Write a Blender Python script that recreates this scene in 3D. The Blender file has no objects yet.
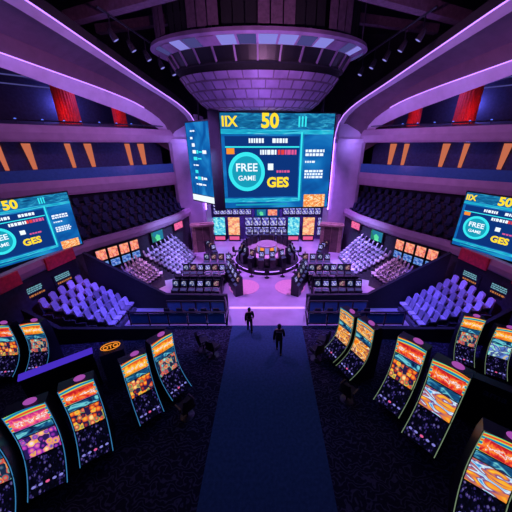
import bpy, math, random
from mathutils import Vector, Matrix
random.seed(7)
scn = bpy.context.scene
COL = scn.collection
R = math.radians

# ------------------------------------------------------------------ materials
def _nt(name):
    m = bpy.data.materials.new(name); m.use_nodes = True
    nt = m.node_tree
    for n in list(nt.nodes): nt.nodes.remove(n)
    out = nt.nodes.new('ShaderNodeOutputMaterial')
    return m, nt, out

def pbr(name, col, rough=.5, metal=0., vary=.25, scale=6., spec=.5, bump=0.):
    m, nt, out = _nt(name)
    b = nt.nodes.new('ShaderNodeBsdfPrincipled')
    b.inputs['Roughness'].default_value = rough
    b.inputs['Metallic'].default_value = metal
    b.inputs['Specular IOR Level'].default_value = spec
    tc = nt.nodes.new('ShaderNodeTexCoord')
    ns = nt.nodes.new('ShaderNodeTexNoise'); ns.inputs['Scale'].default_value = scale
    ns.inputs['Detail'].default_value = 3
    nt.links.new(tc.outputs['Object'], ns.inputs['Vector'])
    rp = nt.nodes.new('ShaderNodeValToRGB')
    a = [max(0, c*(1-vary)) for c in col]; z = [min(1, c*(1+vary)) for c in col]
    rp.color_ramp.elements[0].color = (*a, 1); rp.color_ramp.elements[1].color = (*z, 1)
    rp.color_ramp.elements[0].position = .3; rp.color_ramp.elements[1].position = .7
    nt.links.new(ns.outputs['Fac'], rp.inputs['Fac'])
    nt.links.new(rp.outputs['Color'], b.inputs['Base Color'])
    if bump:
        bp = nt.nodes.new('ShaderNodeBump'); bp.inputs['Strength'].default_value = bump
        bp.inputs['Distance'].default_value = .02
        nt.links.new(ns.outputs['Fac'], bp.inputs['Height']); nt.links.new(bp.outputs['Normal'], b.inputs['Normal'])
    nt.links.new(b.outputs['BSDF'], out.inputs['Surface'])
    return m

def emit(name, col, s=1.):
    m, nt, out = _nt(name)
    e = nt.nodes.new('ShaderNodeEmission')
    e.inputs['Color'].default_value = (*col, 1); e.inputs['Strength'].default_value = s
    nt.links.new(e.outputs[0], out.inputs['Surface'])
    return m

def art(name, stops, s=1., scale=(3., 3.), kind='wave', dist=6., detail=2., seed=0., inter='LINEAR', rot=0.):
    """lit game artwork: a ramp of colours over a distorted texture in the face's own UVs"""
    m, nt, out = _nt(name)
    uv = nt.nodes.new('ShaderNodeTexCoord')
    mp = nt.nodes.new('ShaderNodeMapping')
    mp.inputs['Scale'].default_value = (scale[0], scale[1], 1)
    mp.inputs['Location'].default_value = (seed, seed*.7, 0)
    mp.inputs['Rotation'].default_value = (0, 0, rot)
    nt.links.new(uv.outputs['UV'], mp.inputs['Vector'])
    if kind == 'wave':
        t = nt.nodes.new('ShaderNodeTexWave'); t.inputs['Scale'].default_value = .5
        t.inputs['Distortion'].default_value = dist; t.inputs['Detail'].default_value = detail
        t.inputs['Detail Scale'].default_value = 1.2
        o = t.outputs['Fac']
    elif kind == 'cells':
        t = nt.nodes.new('ShaderNodeTexVoronoi'); t.inputs['Scale'].default_value = 1
        sp = nt.nodes.new('ShaderNodeSeparateColor'); nt.links.new(t.outputs['Color'], sp.inputs[0])
        o = sp.outputs[0]
    elif kind == 'symbols':
        t = nt.nodes.new('ShaderNodeTexVoronoi'); t.inputs['Scale'].default_value = 1; t.inputs['Randomness'].default_value = dist
        sp = nt.nodes.new('ShaderNodeSeparateColor'); nt.links.new(t.outputs['Color'], sp.inputs[0])
        mu = nt.nodes.new('ShaderNodeMath'); mu.operation = 'MULTIPLY_ADD'; mu.inputs[1].default_value = -.55
        nt.links.new(t.outputs['Distance'], mu.inputs[0]); nt.links.new(sp.outputs[0], mu.inputs[2]); o = mu.outputs[0]
    elif kind == 'script':
        t = nt.nodes.new('ShaderNodeTexNoise'); t.inputs['Scale'].default_value = 1; t.inputs['Detail'].default_value = detail
        t.inputs['Distortion'].default_value = dist
        sx = nt.nodes.new('ShaderNodeSeparateXYZ'); nt.links.new(uv.outputs['UV'], sx.inputs[0])
        d1 = nt.nodes.new('ShaderNodeMath'); d1.operation = 'SUBTRACT'; d1.inputs[1].default_value = .48; nt.links.new(sx.outputs['Y'], d1.inputs[0])
        d2 = nt.nodes.new('ShaderNodeMath'); d2.operation = 'ABSOLUTE'; nt.links.new(d1.outputs[0], d2.inputs[0])
        d3 = nt.nodes.new('ShaderNodeMath'); d3.operation = 'MULTIPLY_ADD'; d3.inputs[1].default_value = -1.1; nt.links.new(d2.outputs[0], d3.inputs[0]); nt.links.new(t.outputs['Fac'], d3.inputs[2])
        o = d3.outputs[0]
    else:
        t = nt.nodes.new('ShaderNodeTexNoise'); t.inputs['Scale'].default_value = 1
        t.inputs['Detail'].default_value = detail; t.inputs['Distortion'].default_value = dist
        o = t.outputs['Fac']
    nt.links.new(mp.outputs[0], t.inputs[0])
    rp = nt.nodes.new('ShaderNodeValToRGB'); rp.color_ramp.interpolation = inter
    el = rp.color_ramp.elements
    while len(el) < len(stops): el.new(.5)
    for e, (p, c) in zip(el, stops): e.position = p; e.color = (*c, 1)
    nt.links.new(o, rp.inputs['Fac'])
    e = nt.nodes.new('ShaderNodeEmission'); e.inputs['Strength'].default_value = s
    nt.links.new(rp.outputs['Color'], e.inputs['Color'])
    nt.links.new(e.outputs[0], out.inputs['Surface'])
    return m

def carpet(name, c1, c2, c3):
    m, nt, out = _nt(name)
    b = nt.nodes.new('ShaderNodeBsdfPrincipled'); b.inputs['Roughness'].default_value = .95
    b.inputs['Specular IOR Level'].default_value = .1
    tc = nt.nodes.new('ShaderNodeTexCoord')
    w = nt.nodes.new('ShaderNodeTexWave'); w.wave_type = 'RINGS'
    w.inputs['Scale'].default_value = 1.5; w.inputs['Distortion'].default_value = 20
    w.inputs['Detail'].default_value = 2; w.inputs['Detail Scale'].default_value = 1.6
    nt.links.new(tc.outputs['Object'], w.inputs['Vector'])
    rp = nt.nodes.new('ShaderNodeValToRGB'); el = rp.color_ramp.elements
    el.new(.5); el.new(.9)
    for e, p, c in zip(el, (.0, .55, .78, .95), (c1, c1, c2, c3)): e.position = p; e.color = (*c, 1)
    nt.links.new(w.outputs['Fac'], rp.inputs['Fac']); nt.links.new(rp.outputs['Color'], b.inputs['Base Color'])
    nt.links.new(b.outputs[0], out.inputs['Surface'])
    return m

M = {}
M['black'] = pbr('black_lacquer', (.012, .012, .018), .35)
M['blackmat'] = pbr('black_matte', (.012, .012, .016), .8)
M['dark'] = pbr('dark_plaster', (.035, .03, .05), .8)
M['ceil'] = pbr('dark_ceiling', (.03, .025, .04), .9)
M['lilac'] = pbr('lilac_paint', (.52, .42, .56), .5, vary=.08, scale=2)
M['plum'] = pbr('plum_paint', (.11, .055, .09), .6, vary=.12, scale=2)
M['mauve'] = pbr('mauve_paint', (.36, .24, .34), .5, vary=.1, scale=2)
M['tierseat'] = pbr('dark_seat_fabric', (.006, .014, .05), .8)
M['navy'] = pbr('navy_fabric', (.03, .04, .11), .8)
M['navyglass'] = pbr('navy_glass_panel', (.05, .16, .34), .2, vary=.08)
M['seat'] = pbr('lavender_vinyl', (.55, .52, .66), .45, vary=.15)
def _vary(m):
    nt = m.node_tree; b = next(n for n in nt.nodes if n.type == 'BSDF_PRINCIPLED'); lk = b.inputs['Base Color'].links[0]; src = lk.from_socket
    oi = nt.nodes.new('ShaderNodeObjectInfo'); mr = nt.nodes.new('ShaderNodeMapRange'); mr.inputs[3].default_value = .35; mr.inputs[4].default_value = 1.25
    nt.links.new(oi.outputs['Random'], mr.inputs[0])
    vm = nt.nodes.new('ShaderNodeVectorMath'); vm.operation = 'SCALE'; nt.links.new(src, vm.inputs[0]); nt.links.new(mr.outputs[0], vm.inputs['Scale'])
    nt.links.new(vm.outputs[0], b.inputs['Base Color'])
_vary(M['seat'])
M['seatdk'] = pbr('lavender_frame', (.12, .11, .16), .5)
M['step'] = pbr('grey_concrete_step', (.07, .065, .09), .8)
M['arena'] = pbr('polished_arena_floor', (.46, .40, .48), .28, vary=.14, scale=.9)
M['disc'] = pbr('rose_floor_inlay', (.85, .5, .5), .35, vary=.08)
M['aisle'] = pbr('slate_aisle_carpet', (.03, .08, .14), .95, vary=.18, scale=9, spec=.1)
M['carpet'] = carpet('swirl_carpet', (.012, .013, .025), (.026, .028, .05), (.05, .055, .09))
M['wood'] = pbr('brown_wood_panel', (.42, .27, .2), .5, vary=.3, scale=4)
M['indigo'] = pbr('indigo_wall', (.10, .08, .24), .5)
M['wooddk'] = pbr('dark_wood_door', (.13, .07, .06), .5, vary=.2, scale=4)
M['red'] = pbr('red_pleated_cloth', (.75, .05, .03), .8, vary=.15)
M['steel'] = pbr('dark_steel', (.06, .06, .08), .35, metal=.8)
M['slat'] = pbr('aubergine_slat', (.17, .10, .16), .6)
M['rib'] = pbr('mauve_panel', (.34, .22, .40), .45, vary=.25, scale=1.2)
M['tan'] = pbr('tan_counter', (.5, .38, .36), .4, vary=.15)
M['skin'] = pbr('skin', (.45, .28, .2), .6, vary=.05)
M['hair'] = pbr('black_hair', (.015, .012, .01), .6)
M['coat'] = pbr('black_cloth', (.012, .012, .016), .85)
M['denim'] = pbr('dark_trousers', (.015, .016, .025), .85)
M['vio'] = emit('violet_led', (.38, .16, 1.), 7.)
M['vio2'] = emit('violet_led_soft', (.45, .2, 1.), 2.2)
M['lav'] = emit('lavender_light_panel', (.32, .30, .95), .75)
M['lav2'] = emit('dim_blue_light_panel', (.10, .09, .35), .6)
M['amber'] = emit('amber_pilaster_glow', (.95, .25, .13), .58)  # warm light on the pilasters, put into their emission
M['bluel'] = emit('blue_lamp', (.12, .2, 1.), 1.2)
M['slab'] = emit('violet_acrylic_top', (.07, .03, .6), .9)
M['cyan'] = emit('screen_cyan', (.04, .80, .88), 1.05)
M['teal'] = emit('screen_teal', (.01, .38, .55), .9)
M['white'] = emit('screen_white', (.8, .9, 1.), 1.15)
M['yellow'] = emit('screen_yellow', (1., .72, .03), 1.1)
M['pinkl'] = emit('screen_pink', (.9, .12, .35), .9)
M['redl'] = emit('screen_red', (.9, .06, .06), .9)
M['orangel'] = emit('screen_orange', (1., .30, .03), 1.)
M['signc'] = emit('sign_pale_cyan', (.25, .6, .75), .6); M['signo'] = emit('sign_dim_orange', (.9, .3, .1), .5)
M['deep'] = emit('screen_deep_blue', (.004, .035, .20), 1.)
M['sblue'] = art('screen_blue', [(.25, (.004, .05, .26)), (.5, (.005, .13, .45)), (.75, (.02, .28, .68))], 1., (3, 3), 'noise', .8)
M['sband'] = art('screen_ribbon', [(.3, (.005, .2, .45)), (.55, (.02, .55, .75)), (.75, (.3, .85, .95))], 1., (5, 2), 'noise', 1.5)
M['shead'] = art('screen_header', [(.3, (.004, .06, .2)), (.55, (.01, .2, .45)), (.72, (.05, .5, .75))], .9, (9, 3), 'noise', 1.5, 5)
M['shot'] = art('screen_corner_art', [(.3, (.8, .08, .1)), (.48, (1., .35, .05)), (.6, (1, .85, .5)), (.72, (.7, .8, 1))], 1., (5, 4), 'noise', 2, 4)
M['topper'] = emit('pink_topper_light', (.45, .09, .5), .8)
M['redwash'] = pbr('red_light_on_fascia', (.6, .03, .07), .6)  # red light on the mauve fascia, put into the colour

# ------------------------------------------------------------------ mesh builder
class MB:
    def __init__(s): s.v = []; s.f = []; s.m = []; s.uv = []
    def add(s, vs, fs, m=0, uvs=None):
        o = len(s.v); s.v += [tuple(p) for p in vs]
        for i, f in enumerate(fs):
            s.f.append([o+k for k in f]); s.m.append(m)
            s.uv.append(uvs[i] if uvs else None)
        return s
    def box(s, c, d, rz=0., m=0, rx=0.):
        mt = Matrix.Rotation(rz, 3, 'Z') @ Matrix.Rotation(rx, 3, 'X')
        vs = [Vector(c) + mt @ Vector((x*d[0]/2, y*d[1]/2, z*d[2]/2)) for x in (-1, 1) for y in (-1, 1) for z in (-1, 1)]
        return s.add(vs, [(0, 1, 3, 2), (4, 6, 7, 5), (0, 4, 5, 1), (2, 3, 7, 6), (0, 2, 6, 4), (1, 5, 7, 3)], m)
    def bar(s, p, q, w, h, m=0):
        p, q = Vector(p), Vector(q); d = (q-p).normalized()
        up = Vector((0, 0, 1)) if abs(d.z) < .95 else Vector((0, 1, 0))
        a = d.cross(up).normalized()*w/2; b = a.cross(d).normalized()*h/2
        vs = [e+x*a+y*b for e in (p, q) for x, y in ((-1, -1), (1, -1), (1, 1), (-1, 1))]
        return s.add(vs, [(0, 1, 2, 3), (7, 6, 5, 4), (0, 4, 5, 1), (1, 5, 6, 2), (2, 6, 7, 3), (3, 7, 4, 0)], m)
    def tube(s, pts, r, n=6, m=0):
        pts = [Vector(p) for p in pts]; rings = []
        for i, p in enumerate(pts):
            d = (pts[min(i+1, len(pts)-1)] - pts[max(i-1, 0)]).normalized()
            up = Vector((0, 0, 1)) if abs(d.z) < .9 else Vector((0, 1, 0))
            a = d.cross(up).normalized(); b = a.cross(d)
            rr = r[i] if isinstance(r, (list, tuple)) else r
            rings.append([p+rr*(math.cos(2*math.pi*k/n)*a+math.sin(2*math.pi*k/n)*b) for k in range(n)])
        fs = [(i*n+k, i*n+(k+1) % n, (i+1)*n+(k+1) % n, (i+1)*n+k) for i in range(len(pts)-1) for k in range(n)]
        fs += [tuple(range(n-1, -1, -1)), tuple((len(pts)-1)*n+k for k in range(n))]
        return s.add([v for g in rings for v in g], fs, m)
    def lathe(s, prof, n=48, c=(0, 0, 0), m=0, ms=None):
        """prof: (rx, ry, z) rings"""
        vs = [(c[0]+rx*math.cos(2*math.pi*k/n), c[1]+ry*math.sin(2*math.pi*k/n), c[2]+z) for rx, ry, z in prof for k in range(n)]
        o = len(s.v); s.v += vs
        for i in range(len(prof)-1):
            for k in range(n):
                s.f.append([o+i*n+k, o+i*n+(k+1) % n, o+(i+1)*n+(k+1) % n, o+(i+1)*n+k])
                s.m.append(ms(i, k) if ms else m); s.uv.append(None)
        return s
    def disc(s, c, rx, ry, n=32, m=0, h=0.):
        vs = [(c[0]+rx*math.cos(2*math.pi*k/n), c[1]+ry*math.sin(2*math.pi*k/n), c[2]+h) for k in range(n)]
        s.add(vs, [tuple(range(n))], m)
        if h: s.lathe([(rx, ry, 0), (rx, ry, h)], n, c, m)
        return s
    def loft(s, rows, m=0, ms=None, uv=False, closed=False):
        n = len(rows[0]); nr = len(rows)
        vs = [p for r in rows for p in r]; o = len(s.v); s.v += [tuple(p) for p in vs]
        rng = nr if closed else nr-1
        for i in range(rng):
            j = (i+1) % nr
            for k in range(n-1):
                s.f.append([o+i*n+k, o+i*n+k+1, o+j*n+k+1, o+j*n+k])
                s.m.append(ms[i] if ms else m)
                s.uv.append([(k/(n-1), 1-i/(nr-1)), ((k+1)/(n-1), 1-i/(nr-1)), ((k+1)/(n-1), 1-(i+1)/(nr-1)), (k/(n-1), 1-(i+1)/(nr-1))] if uv else None)
        return s
    def prism(s, poly, a, b, m=0):
        """poly of 2D points mapped by a(p) and b(p) to the two faces"""
        n = len(poly); vs = [a(p) for p in poly]+[b(p) for p in poly]
        fs = [tuple(range(n)), tuple(range(2*n-1, n-1, -1))]+[(i, n+i, n+(i+1) % n, (i+1) % n) for i in range(n)]
        return s.add(vs, fs, m)
    def ball(s, c, r, n=12, k=8, m=0):
        rx, ry, rz = r if isinstance(r, (tuple, list)) else (r, r, r)
        vs = [(c[0], c[1], c[2]+rz)]
        for i in range(1, k):
            a = math.pi*i/k
            vs += [(c[0]+rx*math.sin(a)*math.cos(2*math.pi*j/n), c[1]+ry*math.sin(a)*math.sin(2*math.pi*j/n), c[2]+rz*math.cos(a)) for j in range(n)]
        vs.append((c[0], c[1], c[2]-rz)); e = len(vs)-1
        fs = [(0, 1+j, 1+(j+1) % n) for j in range(n)]
        for i in range(k-2):
            fs += [(1+i*n+j, 1+(i+1)*n+j, 1+(i+1)*n+(j+1) % n, 1+i*n+(j+1) % n) for j in range(n)]
        fs += [(e, 1+(k-2)*n+(j+1) % n, 1+(k-2)*n+j) for j in range(n)]
        return s.add(vs, fs, m)
    def text(s, body, size, fn, m=0, depth=.01, bold=.0, align='LEFT'):
        cu = bpy.data.curves.new('t', 'FONT'); cu.body = body; cu.size = size; cu.extrude = depth; cu.offset = bold
        cu.align_x = align; cu.resolution_u = 3
        ob = bpy.data.objects.new('t', cu); COL.objects.link(ob)
        dg = bpy.context.evaluated_depsgraph_get(); ev = ob.evaluated_get(dg); me = ev.to_mesh()
        s.add([fn(v.co) for v in me.vertices], [tuple(p.vertices) for p in me.polygons], m)
        ev.to_mesh_clear(); bpy.data.objects.remove(ob); bpy.data.curves.remove(cu)
        return s
    def mesh(s, name, mats, smooth=False):
        me = bpy.data.meshes.new(name); me.from_pydata(s.v, [], s.f); me.update()
        for m in (mats if isinstance(mats, (list, tuple)) else [mats]): me.materials.append(m)
        me.polygons.foreach_set('material_index', s.m)
        if any(u for u in s.uv):
            l = me.uv_layers.new(name='UVMap')
            for p, u in zip(me.polygons, s.uv):
                if u:
                    for li, c in zip(p.loop_indices, u): l.data[li].uv = c
        if smooth: me.polygons.foreach_set('use_smooth', [True]*len(me.polygons))
        return me
    def build(s, name, mats, parent=None, smooth=False, loc=(0, 0, 0), rz=0.):
        return put(name, s.mesh(name, mats, smooth), parent, loc, rz)

def put(name, me, parent=None, loc=(0, 0, 0), rz=0.):
    o = bpy.data.objects.new(name, me); COL.objects.link(o)
    o.parent = parent; o.location = loc; o.rotation_euler = (0, 0, rz)
    return o
def tag(o, label, cat, group=None, kind=None):
    o['label'] = label; o['category'] = cat
    if group: o['group'] = group
    if kind: o['kind'] = kind
    return o
def thing(name, label, cat, loc=(0, 0, 0), rz=0., group=None):
    return tag(put(name, None, None, loc, rz), label, cat, group)
def struct(o, label=None, cat=None):
    o['kind'] = 'structure'
    if label: o['label'] = label
    if cat: o['category'] = cat
    return o
ORD = 'first second third fourth fifth sixth seventh eighth ninth tenth eleventh twelfth thirteenth fourteenth fifteenth sixteenth seventeenth eighteenth nineteenth twentieth'.split()
def ordn(i): return ORD[i] if i < len(ORD) else 'twenty-' + ORD[i-20]
def resample(pl, n):
    pl = [Vector(p) for p in pl]
    L = [0]
    for a, b in zip(pl, pl[1:]): L.append(L[-1]+(b-a).length)
    out = []
    for i in range(n):
        t = L[-1]*i/(n-1); k = 0
        while k < len(L)-2 and L[k+1] < t: k += 1
        f = (t-L[k])/max(1e-9, L[k+1]-L[k]); out.append(pl[k].lerp(pl[k+1], f))
    return out
def smoothpl(pl, n):
    p = resample(pl, n*2)
    for _ in range(6):
        p = [p[0]]+[(p[i-1]+p[i]*2+p[i+1])/4 for i in range(1, len(p)-1)]+[p[-1]]
    return resample(p, n)
def offs(pl, d):
    """offset a plan polyline towards the arena by d"""
    out = []
    for i, p in enumerate(pl):
        t = (pl[min(i+1, len(pl)-1)]-pl[max(i-1, 0)]); t = Vector((t.x, t.y, 0)).normalized()
        out.append(p-Vector((t.y, -t.x, 0))*d)
    return out
def atz(pl, z, s): return [(s*p.x, p.y, z) for p in pl]
SIDE = {-1: 'left', 1: 'right'}

# ------------------------------------------------------------------ camera
cam = bpy.data.cameras.new('camera'); co = bpy.data.objects.new('camera', cam); COL.objects.link(co)
cam.sensor_width = 36; cam.lens = 18.0; cam.shift_x = -11/512; cam.clip_end = 200
PITCH = math.atan(111/256)
co.location = (0, 0, 10); co.rotation_euler = (math.pi/2-PITCH, 0, 0)
scn.camera = co

def spot(loc, aim, col, e, ang=70, blend=.8, r=.15):
    l = bpy.data.lights.new('spot_light', 'SPOT'); l.energy = e; l.color = col; l.spot_size = R(ang); l.spot_blend = blend; l.shadow_soft_size = r
    o = bpy.data.objects.new('spot_light', l); COL.objects.link(o); o.location = loc
    o.rotation_euler = (Vector(aim)-Vector(loc)).to_track_quat('-Z', 'Y').to_euler(); return o
def point(loc, col, e, r=.15):
    l = bpy.data.lights.new('point_light', 'POINT'); l.energy = e; l.color = col; l.shadow_soft_size = r
    o = bpy.data.objects.new('point_light', l); COL.objects.link(o); o.location = loc; return o

# ------------------------------------------------------------------ room shell
def quad(x0, y0, x1, y1, z): return MB().add([(x0, y0, z), (x1, y0, z), (x1, y1, z), (x0, y1, z)], [(0, 1, 2, 3)])
b = MB().box((0, 4.25, -.1), (54, 16.5, .2)); struct(b.build('floor', M['carpet']))
b = MB().box((0, 23.75, -.1), (54, 22.5, .2)); struct(b.build('floor', M['arena']))
b = MB().box((0, 4.25, .006), (4.2, 16.5, .012)); struct(b.build('floor', M['aisle']))
struct(MB().box((0, 14.3, .04), (5.0, .12, .08)).build('trim_1', M['vio2']))
struct(MB().box((0, 15.5, 21.1), (54, 39, .2)).build('ceiling', M['ceil']))
struct(MB().box((-27.1, 15.5, 10.5), (.2, 39, 21)).build('wall_left', M['dark']))
struct(MB().box((27.1, 15.5, 10.5), (.2, 39, 21)).build('wall_right', M['dark']))
struct(MB().box((0, 35.1, 10.5), (54, .2, 21)).build('wall_back', M['dark']))

# ------------------------------------------------------------------ tiers, fascias and banks on both sides
NP = 40
F0 = smoothpl([(12.9, 6, 0), (12.6, 9, 0), (12.3, 12, 0), (11.7, 15.1, 0), (9.9, 17.7, 0), (8.7, 20.2, 0), (7.8, 22.6, 0), (7.5, 24.9, 0)], NP)
T1 = smoothpl([(23, 11.2, 0), (20.5, 13.6, 0), (17.4, 16.6, 0), (13.7, 19.9, 0), (10.8, 22.4, 0), (8.4, 24.9, 0)], NP)

def band(pl, s, z0, z1, th, name, mat):
    """a continuous curved fascia: rounded front, flat back"""
    o = offs(pl, -th)
    h = z1-z0
    rows = [atz(o, z0, s), atz(pl, z0, s), atz(offs(pl, .06), z0+h*.15, s), atz(offs(pl, .1), z0+h*.55, s), atz(offs(pl, .02), z0+h*.9, s), atz(pl, z1, s), atz(o, z1, s)]
    return struct(MB().loft(rows, closed=True).build(name, mat, smooth=False))

def lerp_pl(a, b, t): return [p.lerp(q, t) for p, q in zip(a, b)]

seat_mb = MB()
def seat_parts(w=.36, k=1.):
    """one arena seat, facing -y, base at z=0"""
    a = MB(); a.box((0, 0, .40), (w, .38, .09)); a.box((0, -.17, .39), (w*.96, .06, .1))
    bk = MB(); bk.prism([(-w/2, .42), (w/2, .42), (w/2, .86), (w*.32, .95), (-w*.32, .95), (-w/2, .86)],
                        lambda p: (p[0], .14+(p[1]-.42)*.18, p[1]), lambda p: (p[0], .23+(p[1]-.42)*.18, p[1]))
    fr = MB(); fr.box((0, .05, .18), (w*.35, .1, .36)); fr.box((0, .0, .015), (w*.6, .3, .03))
    return a, bk, fr
a_, b_, c_ = seat_parts()
ME_SEAT = a_.mesh('seat', M['seat']); ME_BACK = b_.mesh('backrest', M['seat']); ME_PED = c_.mesh('pedestal', M['seatdk'])
one = MB()
for q, mi in ((a_, 0), (b_, 0), (c_, 1)): one.add(q.v, q.f, mi)
ME_SEAT1 = one.mesh('arena_seat', [M['seat'], M['seatdk']])
ME_SEATN = one.mesh('tier_seat', [M['tierseat'], M['blackmat']])

def bank(s, nl, fl, nh, fh, rows, cols, where, group, parts, nm):
    """raked block of seats; n/f = near/far side, l/h = low/high edge"""
    nl, fl, nh, fh = [Vector((s*p[0], p[1], p[2])) for p in (nl, fl, nh, fh)]
    mb = MB()
    def P(u, v): return nl.lerp(nh, v).lerp(fl.lerp(fh, v), u)
    for r in range(rows):
        v0, v1 = r/rows, (r+1)/rows
        z = [P(u, v0).z for u in (0, 1)]
        q = [P(0, v0), P(1, v0), P(1, v1), P(0, v1)]
        q[3].z = q[0].z; q[2].z = q[1].z
        top = [tuple(p) for p in q]; bot = [(p[0], p[1], 0) for p in top]
        mb.add(top+bot, [(0, 1, 2, 3), (0, 4, 5, 1), (1, 5, 6, 2), (2, 6, 7, 3), (3, 7, 4, 0)])
    o = struct(mb.build('floor', M['step'])); 
    for r in range(rows):
        for c in range(cols):
            u, v = (c+.5)/cols, (r+.52)/rows
            p = P(u, v); z = P(u, r/rows).z
            d = (P(u, 0)-P(u, 1)); rz = math.atan2(d.y, d.x)+math.pi/2
            lb = f'{nm} seat, {ordn(r)} row up, {ordn(c)} from near end, {where}'
            rz += random.uniform(-.06, .06)
            if parts:
                t = thing('arena_seat', lb, 'seat', (p.x, p.y, z), rz, group)
                put('seat', ME_SEAT, t); t.scale = (1.1, .95, .92); put('backrest', ME_BACK, t); put('pedestal', ME_PED, t)
            else:
                t = tag(put('arena_seat', ME_SEAT1, None, (p.x, p.y, z), rz), lb, 'seat', group); t.scale = (1.25, .9, .72)

def wall_display(loc, rz, w, h, mats, label, group, name='wall_display'):
    t = thing(name, label, 'screen', loc, rz, group)
    MB().box((0, .05, h/2), (w+.08, .1, h+.08)).build('casing', M['black'], t)
    f = MB(); f.loft([[(-w/2, -.005, h), (w/2, -.005, h)], [(-w/2, -.005, 0), (w/2, -.005, 0)]], uv=True)
    f.build('screen', mats, t)
    return t

ART = {
 'amberface': art('amber_game_screen', [(.25, (.35, .03, .2)), (.42, (.95, .2, .12)), (.55, (1, .5, .25)), (.68, (.85, .1, .45))], 1., (3, 3), 'noise', 1, seed=3),
 'blueface': art('blue_game_screen', [(.2, (.02, .02, .2)), (.45, (.05, .16, .7)), (.6, (.25, .5, .95)), (.75, (.5, .25, .9))], .8, (4, 4), 'noise', 1, seed=6),
 'greenface': art('green_game_screen', [(.3, (.02, .2, .15)), (.45, (.05, .7, .3)), (.6, (.3, .95, .6)), (.75, (.02, .2, .35))], 1., (3, 2), 'cells', seed=5),
 'pinkface': art('pink_game_screen', [(.3, (.5, .02, .3)), (.55, (1, .15, .35)), (.75, (1, .5, .6))], 1., (3, 2), 'noise', seed=2),
 'cyanface': art('cyan_game_screen', [(.2, (.02, .1, .5)), (.42, (.03, .5, .8)), (.6, (.3, .9, .9)), (.8, (.9, .95, 1))], 1., (3, 8), 'noise', 1, seed=9),
 'roseface': art('rose_game_screen', [(.2, (.6, .05, .3)), (.42, (.95, .3, .15)), (.6, (1, .7, .35)), (.8, (.9, .4, .8))], 1., (3, 8), 'noise', 1, seed=12),
 'grid2': art('dim_tile_screen', [(0, (.01, .01, .05)), (.4, (.03, .05, .25)), (.7, (.25, .3, .7)), (.9, (.8, .8, .95))], .6, (5, 4), 'cells', seed=8),
 'roseface2': art('dim_rose_screen', [(0, (.05, .01, .05)), (.4, (.25, .05, .2)), (.7, (.6, .3, .3)), (.9, (.95, .8, .7))], .6, (5, 4), 'cells', seed=14),
 'grid': art('blue_tile_screen', [(0, (.02, .01, .10)), (.3, (.08, .05, .40)), (.55, (.14, .16, .75)), (.75, (.45, .35, .9)), (.92, (.7, .75, 1.))], .9, (7, 5), 'cells', seed=4),
}

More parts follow.
